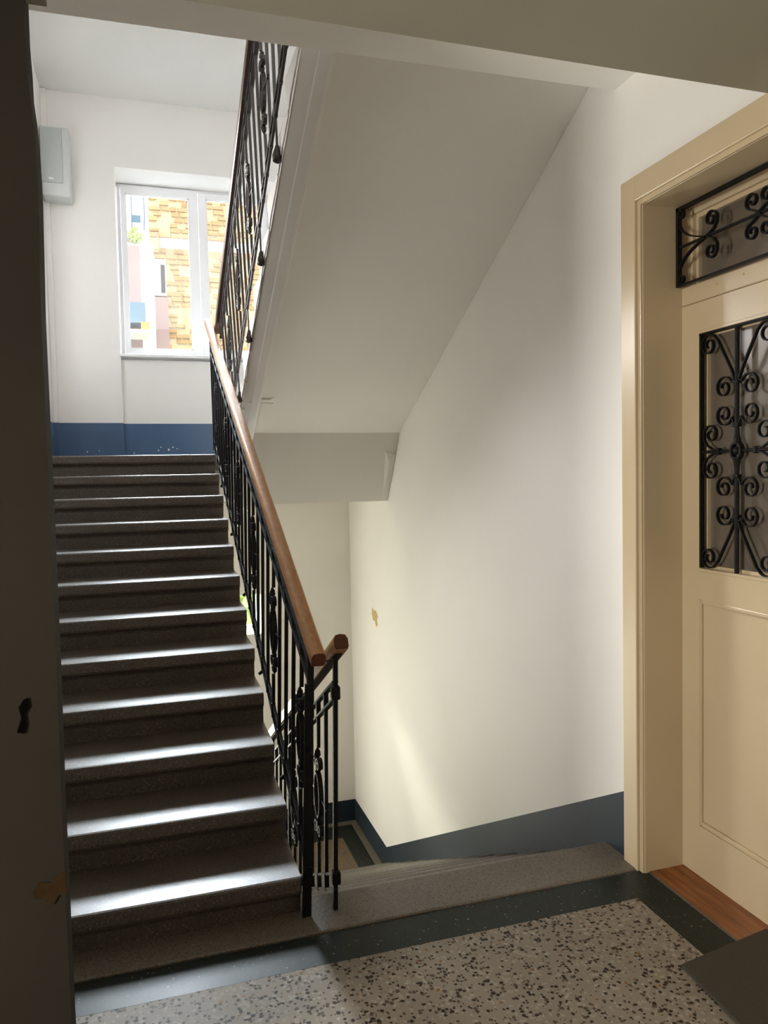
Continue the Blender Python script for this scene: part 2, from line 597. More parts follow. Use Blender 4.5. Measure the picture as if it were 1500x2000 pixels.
blob(bm, [(-0.375, 1.08), (-0.362, 1.12), (-0.368, 1.15), (-0.355, 1.17), (-0.343, 1.175), (-0.340, 1.15), (-0.352, 1.13), (-0.349, 1.10), (-0.356, 1.075)],
     lambda u, v, d: Vector((u*KJ, JY-0.0015-d, CAMH+(v-CAMH)*KJ)), 0.0015)
o = obj('paint_chip', bm, M['gap'], wall_near)
o['label'] = 'small black gouge in the plaster'
bm = NB()
blob(bm, [(-0.352, 0.62), (-0.335, 0.645), (-0.305, 0.64), (-0.285, 0.66), (-0.2645, 0.665), (-0.2645, 0.60), (-0.285, 0.60), (-0.30, 0.575), (-0.318, 0.585), (-0.325, 0.60), (-0.35, 0.598)],
     lambda u, v, d: Vector((u*KJ, JY-0.0015-d, CAMH+(v-CAMH)*KJ)), 0.0015)
o = obj('paint_chip', bm, M['pierbrown'], wall_near)
o['label'] = 'brown patch of bare plaster at the wall edge'
# hall ceiling (underside z 3.14), stairwell head ceiling behind its edge
YN = 2.105
bm = NB()
box(bm, -3.0, XW, -2.6, YN, 3.026, 3.20)
box(bm, JX-0.05, JX+0.035, YN-0.03, YN+0.05, 2.985, 3.026)
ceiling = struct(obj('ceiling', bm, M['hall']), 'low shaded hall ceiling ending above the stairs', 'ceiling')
bm = NB()
box(bm, -3.0, XW, YN-0.06, YN, 3.20, 3.96)
v = []
for x, ye in ((-3.0, 3.085), (XW, 2.993)):
    for y, z in ((YN, 3.46), (YN, 3.96), (ye, 3.96), (ye, 3.46)):
        v.append(bm.verts.new((x, y, z)))
bm.faces.new(v[0:4])
bm.faces.new(v[4:8][::-1])
for i in range(4):
    j = (i+1) % 4
    bm.faces.new((v[i], v[j], v[4+j], v[4+i]))
o = obj('upper_floor_slab', bm, M['wall'], ceiling)
o['label'] = 'lighter higher strip of ceiling at the head of the stairs'

# hall shell out of sight
bm = NB()
box(bm, -3.3, -3.0, -2.6, 0.48, -0.1, 3.3)
box(bm, -3.3, -3.0, 1.12, 2.60, -0.1, 3.3)
box(bm, -3.3, -3.0, 0.48, 1.12, -0.1, 0.7)
box(bm, -3.3, -3.0, 0.48, 1.12, 2.3, 3.3)
wall_hall = struct(obj('wall_hall_left', bm, M['hall']))
bm = NB()
box(bm, -3.3, XW, -2.9, -2.6, -0.1, 7.6)
struct(obj('wall_back', bm, M['hall']))
# upper floor shell above the beam
bm = NB()
box(bm, -3.0, XW, 1.0, YN-0.07, 3.80, 3.96)
struct(obj('floor_upper', bm, M['step']))
bm = NB()
box(bm, -3.3, XW, 0.8, 1.0, 3.3, 7.6)
struct(obj('wall_upper_back', bm, M['wall']))
bm = NB()
box(bm, -3.3, -3.0, 1.0, 2.42, 3.3, 7.6)
box(bm, -3.3, -0.85, 2.42, 2.60, 3.3, 7.6)
struct(obj('wall_upper_left', bm, M['wall']))
bm = NB()
box(bm, -3.3, XW+0.45, 0.8, 8.4, 7.6, 7.75)
struct(obj('ceiling_top', bm, M['ceiling']))
# underside of the landing one floor up, with the soffit of its flight
bm = NB()
prism(bm, [(6.45, 5.47), (YF, 5.44), (YF, 5.94), (6.45, 5.94)], XL, XW)
prism(bm, [(6.45, 5.47), (6.45, 5.90), (2.6, 7.6), (2.6, 7.55), (6.1, 5.95), (6.45, 5.47)][:5], XF, XW)
struct(obj('ceiling_landing', bm, M['ceiling']), 'bright white ceiling above the upper landing', 'ceiling')

# floors
bm = NB()
box(bm, -3.0, 1.88, -2.6, 2.64, -0.10, 0.0)
floor = struct(obj('floor', bm, M['field']), 'speckled beige terrazzo hall floor with dark border', 'floor')
bm = NB()
box(bm, -3.0, 2.055, 2.64, 2.822, -0.10, 0.0005)
o = obj('border_strip', bm, M['border'], floor)
o['label'] = 'dark green-grey polished terrazzo border'
bm = NB()
box(bm, 1.88, 2.055, -2.6, 2.64, -0.10, 0.0005)
obj('border_strip', bm, M['border'], floor)
bm = NB()
box(bm, 2.048, 2.058, 1.42, 2.80, -0.05, 0.004)
obj('brass_joint', bm, M['step'], floor)
# edge stone of the hall floor, top of the descending flight
bm = NB()
box(bm, -0.86, 2.03, 2.818, 2.83, -0.10, -0.004)
obj('open_joint', bm, M['gap'], floor)
bm = NB()
prism(bm, [(2.828, -0.06), (2.828, 0.004), (2.836, 0.008), (YE-0.014, 0.006), (YE-0.004, 0.002), (YE, -0.008), (YE-0.002, -0.055), (YE-0.012, -0.068),
           (YE-0.03, -0.08), (YE-0.036, -0.165), (YE-0.10, -0.165), (2.84, -0.06)], 0.585, XW)
prism(bm, [(2.828, -0.06), (2.828, 0.004), (2.836, 0.008), (3.02, 0.006), (3.02, -0.06)], XL, 0.585)
o = obj('edge_stone', bm, M['edge'], floor)
o['label'] = 'grey-brown terrazzo edge stone at the top of the descending steps'
bm = NB()
box(bm, -3.0, XW, 2.84, 3.0, -0.40, -0.062)
box(bm, -0.86, XW, 2.70, 2.84, -2.3, -0.1)
obj('slab', bm, M['wall'], floor)

# lower landing
bm = NB()
box(bm, XL, 1.80, 3.0, 7.54, -2.1, -1.98)
floor_lower = struct(obj('floor_lower', bm, M['lfield']), 'brown terrazzo lower landing with dark border', 'floor')
bm = NB()
box(bm, 1.80, 1.965, 3.0, 7.54, -2.1, -1.979)
box(bm, XL, 1.965, 7.54, 7.80, -2.1, -1.979)
obj('border_strip', bm, M['border'], floor_lower)
bm = NB()
box(bm, 1.965, XW-0.003, 6.62, YF-0.003, -2.1, -1.965)
box(bm, XL, 1.965, 7.80, YF-0.003, -2.1, -1.965)
o = obj('skirting_curb', bm, M['edge'], floor_lower)

# upper landing slab (window landing)
bm = NB()
box(bm, XL, XW, YTOP+0.34, YF-0.004, 1.85, 1.979)
floor_landing = struct(obj('floor_landing', bm, M['step']))


# ------------------------------------------------------------------ FLIGHTS
def step_mesh(name, x0, x1, m):
    """nosing front at y=0, tread top at z=0, riser below and behind"""
    bm = NB()
    poly = [(0.36, 0.0), (0.012, 0.0), (0.004, -0.003), (0.0, -0.011), (-0.001, -0.055), (0.003, -0.066), (0.014, -0.074),
            (0.027, -0.082), (0.034, -0.096), (0.037, -0.165), (0.062, -0.165), (0.10, -0.13), (0.36, -0.02)]
    prism(bm, poly, x0, x1)
    bmesh.ops.recalc_face_normals(bm, faces=bm.faces)
    me = bpy.data.meshes.new(name)
    bm.to_mesh(me)
    bm.free()
    me.materials.append(m)
    return me


def place_steps(parent, me, items, rot):
    for i, (y, z) in enumerate(items):
        o = bpy.data.objects.new('step', me)
        COL.objects.link(o)
        o.parent = parent
        o.location = (0, y, z)
        o.rotation_euler = (0, 0, rot)


# flight 1: up to the window landing
fl1 = empty('stair_flight', (0, 0, 0), 'flight of dark terrazzo steps climbing to the blue dado landing', 'stairs')
place_steps(fl1, step_mesh('step', XL+0.003, XS, M['step']), [(Y1+k*GO, RISE*(k+1)) for k in range(12)], 0)
bm = NB()
so = lambda y: n_up(y)-0.36
prism(bm, [(3.05, n_up(3.05)-0.205), (YTOP+0.1, n_up(YTOP+0.1)-0.205), (7.86, 1.85), (7.86, 1.55), (6.05, 1.55), (3.05, so(3.05)), (3.02, -0.06), (3.02, 0.0)], XL+0.003, XS-0.012)
o = obj('stair_slab', bm, M['wall'], fl1)
o['label'] = 'white plastered slab under the steps'

# flight 2: down from the hall to the lower landing (steps face away)
fl2 = empty('stair_flight', (0, 0, 0), 'flight of steps going down behind the hall floor edge to the lower landing', 'stairs')
place_steps(fl2, step_mesh('step', -(XW-0.004), -0.64, M['step']), [(YE+k*GO, -RISE*k-0.008) for k in range(1, 12)], math.pi)
bm = NB()
prism(bm, [(3.0, -0.17), (3.0, -0.55), (6.3, -2.1), (6.62, -2.1), (6.62, -1.985), (6.55, -1.985)], 0.655, XW-0.004)
obj('stair_slab', bm, M['wall'], fl2)

# flight 3: overhead, landing back towards us
fl3 = empty('stair_flight', (0, 0, 0), 'overhead stair flight with plain grey-white soffit and moulded string', 'stairs')
place_steps(fl3, step_mesh('step', -(XW-0.004), -XF+0.006, M['soffit']), [(YTOP-k*GO, HL+RISE*(k+1)) for k in range(0, 10)], math.pi)
sof = lambda y, c=0.0: 2.133+0.494*(6.107-y)+c
under = lambda y: n_top(y)-0.195
bm = NB()
prism(bm, [(3.05, sof(3.05)), (6.107, 2.133), (6.477, 1.549), (7.865, 1.549), (7.865, 1.849), (YTOP+0.34, 1.849), (6.62, 1.90), (6.50, 1.955), (3.05, under(3.05))], 0.80, XW-0.002)
# small wedge where beam, soffit and wall meet
Q = Vector((1.985, 6.30, 1.84))
w1 = bm.verts.new((1.93, 6.20, 1.985))
w2 = bm.verts.new((XW-0.002, 6.21, 1.95))
w3 = bm.verts.new((1.985, 6.475, 1.551))
w4 = bm.verts.new((XW-0.002, 6.475, 1.551))
w5 = bm.verts.new((1.975, 6.235, 1.89))
for f in ((w1, w5, w2), (w1, w3, w5), (w5, w3, w4, w2), (w1, w2, w4, w3)):
    bm.faces.new(f)
o = obj('soffit', bm, M['soffit'], fl3)
bm = NB()
sec = [(XF, 0.034), (0.738, -0.016), (0.742, -0.030), (0.783, -0.058), (0.797, -0.060), (0.800, -0.054), (0.800, -0.004)]
rows = []
for y, zb, zt in ((3.05, sof(3.05), under(3.05)), (6.16, sof(6.16), under(6.16)), (6.30, 1.89, 2.0), (6.477, 1.565, 1.95), (6.62, 1.549, 1.90), (7.865, 1.549, 1.85)):
    rows.append([bm.verts.new((XF, y, zt))]+[bm.verts.new((x, y, zb+c)) for x, c in sec]+[bm.verts.new((0.80, y, zt))])
n = len(rows[0])
for i in range(len(rows)-1):
    for k in range(n):
        bm.faces.new((rows[i][k], rows[i][(k+1) % n], rows[i+1][(k+1) % n], rows[i+1][k]))
bm.faces.new(rows[0])
bm.faces.new(rows[-1][::-1])
o = obj('string', bm, M['wall'], fl3)
o['label'] = 'lighter moulded edge band of the overhead flight'
bm = NB()
prism(bm, [(3.05, sof(3.05, -0.007)), (6.09, sof(6.09, -0.007)), (6.46, 1.56), (6.47, 1.60), (6.10, sof(6.10, 0.02)), (3.05, sof(3.05, 0.02))], 0.80, 0.885)
obj('string_step', bm, M['soffit'], fl3)
# casting joint across the string
bm = NB()
beam(bm, (XF-0.004, 5.66, sof(5.66, -0.02)), (0.90, 5.66, sof(5.66, -0.028)), 0.012, 0.010)
obj('joint_line', bm, M['wall'], fl3)


# ------------------------------------------------------------------ RAILINGS
def lens(cy, cz, hy, hz, n=20):
    out = []
    for i in range(n+1):
        a = 2*math.pi*i/n
        out.append((cy+hy*math.sin(a), cz+hz*math.cos(a)*(1.0)))
    return out


def ornament_mesh(m):
    """oval of flat iron with leaf buds; local origin = its centre, in the (y, z) plane"""
    bm = NB()
    ribbon(bm, lens(0, 0, 0.052, 0.100), 0, 0.022, 0.008)
    for s in (-1, 1):
        # tapered collars and drop buds
        tube(bm, [(0, 0, s*0.095), (0, 0, s*0.108), (0, 0, s*0.12)], [0.009, 0.013, 0.008], 6)
        tube(bm, [(0, 0, s*0.165), (0, 0, s*0.18), (0, 0, s*0.20), (0, 0, s*0.215)], [0.006, 0.015, 0.012, 0.004], 6)
        for q in (-1, 1):
            ball(bm, (0.004, q*0.012, s*0.118), 0.009, 6)
            ball(bm, (0.004, q*0.010, s*0.20), 0.008, 6)
    # pin through the two neighbouring bars, with ball ends
    for q in (-1, 1):
        beam(bm, (0, q*0.052, 0), (0, q*0.178, 0), 0.007, 0.007)
        ball(bm, (0, q*0.182, 0), 0.010, 6)
    bmesh.ops.recalc_face_normals(bm, faces=bm.faces)
    me = bpy.data.meshes.new('ornament')
    bm.to_mesh(me)
    bm.free()
    me.materials.append(m)
    return me


def scroll_mesh(m):
    bm = NB()
    pts = [(0.004, -0.03), (0.002, -0.012)] + spiral(0.033, 0.0, 0.030, math.pi, 1.4, -1, 0.25, 22)
    ribbon(bm, pts, 0, 0.022, 0.007)
    bmesh.ops.recalc_face_normals(bm, faces=bm.faces)
    me = bpy.data.meshes.new('scroll')
    bm.to_mesh(me)
    bm.free()
    me.materials.append(m)
    return me


HR_SEC = [(-0.024, -0.030), (0.024, -0.030), (0.029, -0.018), (0.029, 0.012), (0.020, 0.028), (0.0, 0.032), (-0.020, 0.028), (-0.029, 0.012), (-0.029, -0.018)]


def railing(label, nos, sgn, ya, yb, xb, xt, pitch_y0, mats, orn_phase, hr_ext, bulbs=False, wood='rail', newel=True, hh=0.97, side=-1, side_x=XS):
    """nos(y) -> nosing line height; sgn = slope sign along +y; bars hang between two pairs of flat iron rails"""
    iron = M[mats]
    root = empty('stair_railing', (xb(ya), ya, nos(ya)), label, 'railing')
    base = Vector(root.location)

    def X(y, h):
        t = h/0.97
        return xb(y)*(1-t)+xt(y)*t

    def P(y, h):
        return Vector((X(y, h), y, nos(y)+h))-base
    for h, w_, t_ in ((0.875, 0.024, 0.010), (0.805, 0.024, 0.010)):
        bm = NB()
        beam(bm, P(ya, h), P(yb, h), w_, t_)
        obj('top_bar', bm, iron, root)
    for h in (0.085, 0.02):
        bm = NB()
        beam(bm, P(ya, h), P(yb, h), 0.014, 0.010)
        obj('bottom_bar', bm, iron, root)
    # balusters
    om = ornament_mesh(iron)
    sm = scroll_mesh(iron)
    i = 0
    y = pitch_y0
    bmc = NB()
    nc = 0
    while y < yb-0.04:
        if y > ya+0.05:
            orn = (i % 4 == orn_phase)
            if orn:
                parts = [(0.02, 0.45-0.215), (0.45+0.215, 0.875)]
            else:
                parts = [(0.02, 0.875)]
            for h0, h1 in parts:
                bm = NB()
                beam(bm, P(y, h0), P(y, h1), 0.0155, 0.0155, up=(0, 1, 0))
                obj('baluster', bm, iron, root)
            for h in (0.84, 0.052):
                c = P(y, h)
                box(bmc, c.x-0.010, c.x+0.010, c.y-0.010, c.y+0.010, c.z-0.036, c.z+0.036)
                nc += 1
            if orn:
                o = bpy.data.objects.new('ornament', om)
                COL.objects.link(o)
                o.parent = root
                o.location = P(y, 0.45)
                for sy in (0, 1):
                    for sz in (0, 1):
                        s = bpy.data.objects.new('scroll', sm)
                        COL.objects.link(s)
                        s.parent = o
                        s.location = (0, 0, 0.148 if sz else -0.148)
                        s.rotation_euler = (0 if sz == sy else 0, 0, math.pi if sy else 0)
                        if not sz:
                            s.rotation_euler = (math.pi, 0, math.pi if sy else 0)
            if (i % 4) == (orn_phase+2) % 4:
                if bulbs:
                    bm = NB()
                    a, b = P(y, 0.02), P(y, -0.12)
                    tube(bm, [a, b], 0.006, 6)
                    tube(bm, [b, b-Vector((0, 0, .02)), b-Vector((0, 0, .05)), b-Vector((0, 0, .075)), b-Vector((0, 0, .085))], [0.009, 0.016, 0.027, 0.024, 0.008], 10)
                    o = obj('fixing_bulb', bm, M['iron_brown'], root, smooth=True)
                else:
                    bm = NB()
                    c = P(y, 0.01)
                    beam(bm, c+Vector((0.004, 0, 0)), Vector((side_x-base.x, c.y+0.01, c.z-0.02)), 0.022, 0.016)
                    obj('fixing_stub', bm, iron, root)
        i += 1
        y += 0.16025
    o = obj('collar', bmc, iron, root)
    o['kind'] = 'stuff'
    # handrail
    bm = NB()
    ya2, yb2 = ya-hr_ext[0], yb+hr_ext[1]
    sweep(bm, [P(ya2, hh), P((ya2+yb2)/2, hh), P(yb2, hh)], HR_SEC)
    o = obj('handrail', bm, M[wood], root, smooth=True)
    bm = NB()
    d = (P(ya2, hh)-P(yb2, hh)).normalized()
    sweep(bm, [P(ya2, hh)+d*0.0005, P(ya2, hh)+d*0.003], [(a*0.97, b*0.97) for a, b in HR_SEC])
    o2 = obj('end_grain', bm, M['endgrain'], o)
    # flat iron under the wood
    bm = NB()
    beam(bm, P(ya-hr_ext[0]*0.6, hh-0.036), P(yb, hh-0.036), 0.030, 0.008)
    obj('rail_plate', bm, iron, root)
    # posts holding the handrail
    for yy in [ya+0.64*k+0.48 for k in range(6)]:
        if yy < yb-0.05:
            bm = NB()
            beam(bm, P(yy, 0.80), P(yy, hh-0.03), 0.014, 0.014, up=(0, 1, 0))
            obj('support_pin', bm, iron, root)
    return root, X, P, base


# railing 1 (flight going up)
x1b = lambda y: 0.556-0.004*(y-2.95)
x1t = lambda y: 0.592-0.0155*(y-2.95)
root1, X1, P1, b1 = railing('black iron railing with orange-brown wooden handrail on the climbing flight', n_up, 1, 2.95, 6.62, x1b, x1t, 3.10, 'iron', 0, (0.13, 0.20), hh=0.985)
bm = NB()
top = P1(2.95, 0.955)
bot = Vector((0.553, 2.956, 0.004))-b1
beam(bm, bot, top, 0.026, 0.022, up=(0, 1, 0))
obj('newel_post', bm, M['iron'], root1)
bm = NB()
beam(bm, bot+Vector((-0.018, -0.005, 0.0)), P1(2.945, 0.80)+Vector((-0.018, -0.005, 0.0)), 0.010, 0.012, up=(0, 1, 0))
obj('newel_strap', bm, M['iron'], root1)
bm = NB()
c = P1(2.95, 0.03)
box(bm, c.x-0.018, c.x+0.018, c.y-0.016, c.y+0.016, c.z-0.03, c.z+0.03)
bevel(bm, 0.004)
obj('newel_collar', bm, M['iron'], root1)
bm = NB()
beam(bm, P1(6.60, -0.02), P1(6.60, 0.95), 0.022, 0.022, up=(0, 1, 0))
obj('newel_post', bm, M['iron'], root1)

# railing 2 (flight going down)
root2, X2, P2, b2 = railing('black iron railing of the descending flight with short wooden rail end', n_down, -1, 2.955, 6.55, lambda y: 0.672, lambda y: 0.692, 3.14, 'iron', 1, (0.10, 0.05), hh=1.005, side_x=0.66)
bm = NB()
beam(bm, Vector((0.670, 2.966, 0.004))-b2, P2(2.955, 0.97), 0.018, 0.018, up=(0, 1, 0))
obj('newel_post', bm, M['iron'], root2)
for h in (0.83, 0.07):
    bm = NB()
    c = P2(2.955, h)
    box(bm, c.x-0.018, c.x+0.018, c.y-0.018, c.y+0.018, c.z-0.028, c.z+0.028)
    bevel(bm, 0.007)
    obj('newel_collar', bm, M['iron'], root2)
bm = NB()
tube(bm, [P1(2.84, 0.955)+b1-b2, P2(2.90, 0.955)], 0.0035, 6)
obj('tie_wire', bm, M['iron'], root2)

# railing 3 (overhead flight)
x3b = lambda y: 0.655+0.0*(y-3)
x3t = lambda y: 0.648-0.0135*(y-3.0)
root3, X3, P3, b3 = railing('dark iron railing of the overhead flight with bulb-shaped side fixings', n_top, -1, 2.98, 6.50, x3b, x3t, 3.0, 'iron_brown', 3, (0.0, 0.16), bulbs=True, wood='rail_dark', hh=0.975)
# short turn piece that joins both handrails on the landing
bm = NB()
pa = P1(6.82, 0.965)+b1
pb = P3(6.66, 0.975)+b3
sweep(bm, [pa+Vector((0.03, 0, -0.02)), (pa+pb)/2+Vector((0, 0.03, -0.03)), pb+Vector((-0.02, 0.0, -0.03))], [(a*0.7, b*0.7) for a, b in HR_SEC])
o = obj('turn_piece', bm, M['rail'], root1)
o.location = -Vector(root1.location)


# ------------------------------------------------------------------ DOOR
door = bpy.data.objects.new('door_1', None)
COL.objects.link(door)
door.location = (0, 0, 0)
struct(door, 'cream painted door with black scrollwork grilles over the glass', 'door')
DXF = 2.228       # leaf face
# casing
bm = NB()
for (y0, y1, z0, z1) in ((2.82, 2.92, 0.0, 3.022), (1.30, 1.40, 0.0, 3.022), (1.40, 2.82, 2.918, 3.022)):
    box(bm, XW-0.022, XW+0.002, y0, y1, z0, z1)
bevel(bm, 0.003, 1)
for (y0, y1, z0, z1) in ((2.798, 2.822, 0.0, 2.921), (1.398, 1.422, 0.0, 2.921), (1.422, 2.798, 2.896, 2.921)):
    box(bm, XW-0.008, XW+0.02, y0, y1, z0, z1)
obj('casing', bm, M['cream'], door)
bm = NB()
box(bm, XW, DXF+0.10, 2.795, 2.835, -0.02, 2.93)
box(bm, XW, DXF+0.10, 1.385, 1.425, -0.02, 2.93)
box(bm, XW, DXF+0.10, 1.42, 2.80, 2.895, 2.94)
bevel(bm, 0.002, 1)
obj('jamb', bm, M['cream'], door)
bm = NB()
box(bm, DXF+0.001, DXF+0.09, 1.42, 2.80, 2.478, 2.556)
bevel(bm, 0.004, 1)
obj('transom_rail', bm, M['cream'], door)
for yy, zz_ in ((2.585, 2.525), (2.44, 2.527)):
    bm = NB()
    tube(bm, [(DXF-0.001, yy, zz_), (DXF+0.003, yy, zz_)], 0.005, 8)
    obj('filled_nail_hole', bm, M['ochre'], door)
bm = NB()
for (y0, y1, z0, z1) in ((2.78, 2.80, 2.556, 2.90), (1.42, 1.44, 2.556, 2.90), (1.44, 2.78, 2.870, 2.90), (1.44, 2.78, 2.556, 2.570)):
    box(bm, DXF+0.045, DXF+0.10, y0, y1, z0, z1)
for (y0, y1, z0, z1) in ((2.765, 2.78, 2.570, 2.870), (1.44, 2.765, 2.852, 2.870)):
    box(bm, DXF+0.062, DXF+0.10, y0, y1, z0, z1)
obj('transom_frame', bm, M['cream'], door)
bm = NB()
box(bm, DXF+0.078, DXF+0.084, 1.44, 2.78, 2.57, 2.87)
obj('transom_pane', bm, M['frost'], door)
bm = NB()
box(bm, 2.058, DXF+0.2, 1.425, 2.797, -0.05, 0.006)
o = obj('threshold', bm, M['threshold'], door)
o['label'] = 'worn orange-brown wooden threshold board'

# transom grille: flat iron frame, middle rod, scrolls
TX = 2.205
bm = NB()
box(bm, TX-0.010, TX+0.010, 2.778, 2.793, 2.562, 2.890)
box(bm, TX-0.010, TX+0.010, 1.43, 1.445, 2.562, 2.890)
box(bm, TX-0.010, TX+0.010, 1.43, 2.793, 2.876, 2.890)
box(bm, TX-0.010, TX+0.010, 1.43, 2.793, 2.556, 2.564)
beam(bm, (TX, 2.785, 2.722), (TX, 1.44, 2.722), 0.010, 0.010)
tg = obj('transom_grille', bm, M['iron'], door)


def add_scroll(parent, pts, x, wid=0.016, th=0.006):
    bm = NB()
    ribbon(bm, pts, x, wid, th)
    obj('scroll', bm, M['iron'], parent)


def arc_to(p0, p1, bulge, n=10):
    (y0, z0), (y1, z1) = p0, p1
    my, mz = (y0+y1)/2, (z0+z1)/2
    dy, dz = y1-y0, z1-z0
    cy, cz = my-dz*bulge, mz+dy*bulge
    return [((1-t)**2*y0+2*t*(1-t)*cy+t*t*y1, (1-t)**2*z0+2*t*(1-t)*cz+t*t*z1) for t in [k/n for k in range(n+1)]]


for mirror in (0, 1):
    for flip in (1, -1):
        def T(pts):
            out = []
            for y, z in pts:
                zz = 2.722+flip*(z-2.722)
                yy = y if not mirror else 4.225-y
                out.append((yy, zz))
            return out
        # long S: corner curl -> sweeping curve -> inner curl
        c0 = spiral(2.768, 2.588, 0.021, 0.0, 1.2, -1, 0.3, 18)
        bz = []
        for k in range(13):
            t = k/12
            A, B, C_, D = (2.789, 2.588), (2.786, 2.69), (2.66, 2.705), (2.6, 2.728)
            bz.append(tuple((1-t)**3*A[i]+3*(1-t)**2*t*B[i]+3*(1-t)*t*t*C_[i]+t**3*D[i] for i in (0, 1)))
        s = c0[::-1] + bz[1:] + [(2.572, 2.742), (2.556, 2.764)] + spiral(2.588, 2.785, 0.033, math.pi-0.2, 1.25, -1, 0.3, 24)
        add_scroll(tg, T(s), TX)
for cy in (2.335, 1.89):
    for flip in (1, -1):
        for q in (1, -1):
            sp = spiral(cy+q*0.034, 2.722+flip*0.058, 0.034, -flip*math.pi/2, 1.3, q*flip, 0.3, 22)
            add_scroll(tg, [(cy, 2.722+flip*0.004)]+sp, TX)
    bm = NB()
    ball(bm, (TX, cy, 2.722), 0.014, 8)
    obj('boss', bm, M['iron'], tg)


def leaf(yc, detailed):
    """door leaf centred on yc; parts hang on the door"""
    hw = 0.338
    y0, y1 = yc-hw, yc+hw
    gy0, gy1, gz0, gz1 = yc-0.207, yc+0.207, 1.353, 2.342
    py0, py1, pz0, pz1 = yc-0.222, yc+0.222, 0.232, 1.219
    bm = NB()
    X0, X1_ = DXF, DXF+0.05
    # stiles and rails (tiny arris between them)
    box(bm, X0, X1_, gy1, y1, 0.008, 2.474)
    box(bm, X0, X1_, y0, gy0, 0.008, 2.474)
    box(bm, X0, X1_, gy0, gy1, gz1, 2.474)
    box(bm, X0, X1_, gy0, gy1, pz1, gz0)
    box(bm, X0, X1_, gy0, gy1, 0.008, pz0)
    lf = obj('door_leaf', bm, M['cream'], door)
    bm = NB()
    box(bm, X0+0.016, X1_-0.004, py0, py1, pz0-0.01, pz1+0.01)
    obj('door_panel', bm, M['cream'], lf)
    # panel surround, bevelled moulding
    bm = NB()
    for (a0, a1, b0, b1) in ((py1-0.020, py1+0.001, pz0, pz1), (py0-0.001, py0+0.020, pz0, pz1)):
        prof = None
        vs = box(bm, X0+0.002, X0+0.018, a0, a1, b0, b1)
    for (b0, b1) in ((pz0-0.001, pz0+0.020), (pz1-0.020, pz1+0.001)):
        box(bm, X0+0.002, X0+0.018, py0+0.02, py1-0.02, b0, b1)
    bevel(bm, 0.006, 2)
    obj('panel_moulding', bm, M['cream'], lf)
    bm = NB()
    for (a0, a1, b0, b1) in ((gy1-0.014, gy1+0.001, gz0, gz1), (gy0-0.001, gy0+0.014, gz0, gz1)):
        box(bm, X0+0.030, X0+0.055, a0, a1, b0, b1)
    for (b0, b1) in ((gz0-0.001, gz0+0.014), (gz1-0.014, gz1+0.001)):
        box(bm, X0+0.030, X0+0.055, gy0+0.014, gy1-0.014, b0, b1)
    obj('glazing_bead', bm, M['cream'], lf)
    bm = NB()
    for (a0, a1, b0, b1) in ((gy1-0.0005, gy1+0.013, gz0-0.013, gz1+0.013), (gy0-0.013, gy0+0.0005, gz0-0.013, gz1+0.013),
                             (gy0, gy1, gz0-0.013, gz0+0.0005), (gy0, gy1, gz1-0.0005, gz1+0.013)):
        box(bm, X0-0.004, X0+0.006, a0, a1, b0, b1)
    bevel(bm, 0.002, 1)
    obj('glass_frame', bm, M['cream'], lf)
    bm = NB()
    box(bm, X0+0.046, X0+0.052, gy0, gy1, gz0, gz1)
    o = obj('door_pane', bm, M['frost'], lf)
    # iron grille
    gx = X0+0.006
    zc = 1.845
    bm = NB()
    box(bm, gx-0.009, gx+0.009, gy1-0.012, gy1-0.001, gz0+0.004, gz1-0.004)
    box(bm, gx-0.009, gx+0.009, gy0+0.001, gy0+0.012, gz0+0.004, gz1-0.004)
    box(bm, gx-0.009, gx+0.009, gy0, gy1, gz1-0.009, gz1-0.001)
    tube(bm, [(gx, yc, gz0+0.002), (gx, yc, zc-0.10), (gx, yc, zc-0.045)], [0.0095, 0.0095, 0.012], 8)
    tube(bm, [(gx, yc, zc+0.045), (gx, yc, zc+0.10), (gx, yc, gz1-0.002)], [0.012, 0.0095, 0.0095], 8)
    tube(bm, [(gx, gy0+0.006, zc), (gx, gy1-0.006, zc)], 0.0065, 8)
    gr = obj('iron_grille', bm, M['iron'], door, smooth=True)
    # centre boss: ring and rosette
    bm = NB()
    ring = []
    for k in range(17):
        a = 2*math.pi*k/16
        ring.append((yc+0.026*math.cos(a), zc+0.032*math.sin(a)))
    ribbon(bm, ring, gx, 0.022, 0.010)
    ball(bm, (gx, yc, zc), 0.017, 8)
    for s_ in (-1, 1):
        tube(bm, [(gx, yc, zc+s_*0.030), (gx, yc, zc+s_*0.05), (gx, yc, zc+s_*0.075)], [0.017, 0.013, 0.010], 8)
    obj('boss', bm, M['iron'], gr)
    # collars
    for (cy, cz, ax) in ((yc, zc+0.272, 0), (yc, zc+0.10, 0), (yc, zc-0.10, 0), (yc, zc-0.262, 0), (yc+0.10, zc, 1), (yc-0.10, zc, 1)):
        bm = NB()
        if ax:
            box(bm, gx-0.011, gx+0.011, cy-0.008, cy+0.008, cz-0.014, cz+0.014)
        else:
            box(bm, gx-0.012, gx+0.012, cy-0.014, cy+0.014, cz-0.006, cz+0.006)
        bevel(bm, 0.002, 1)
        obj('collar', bm, M['iron'], gr)
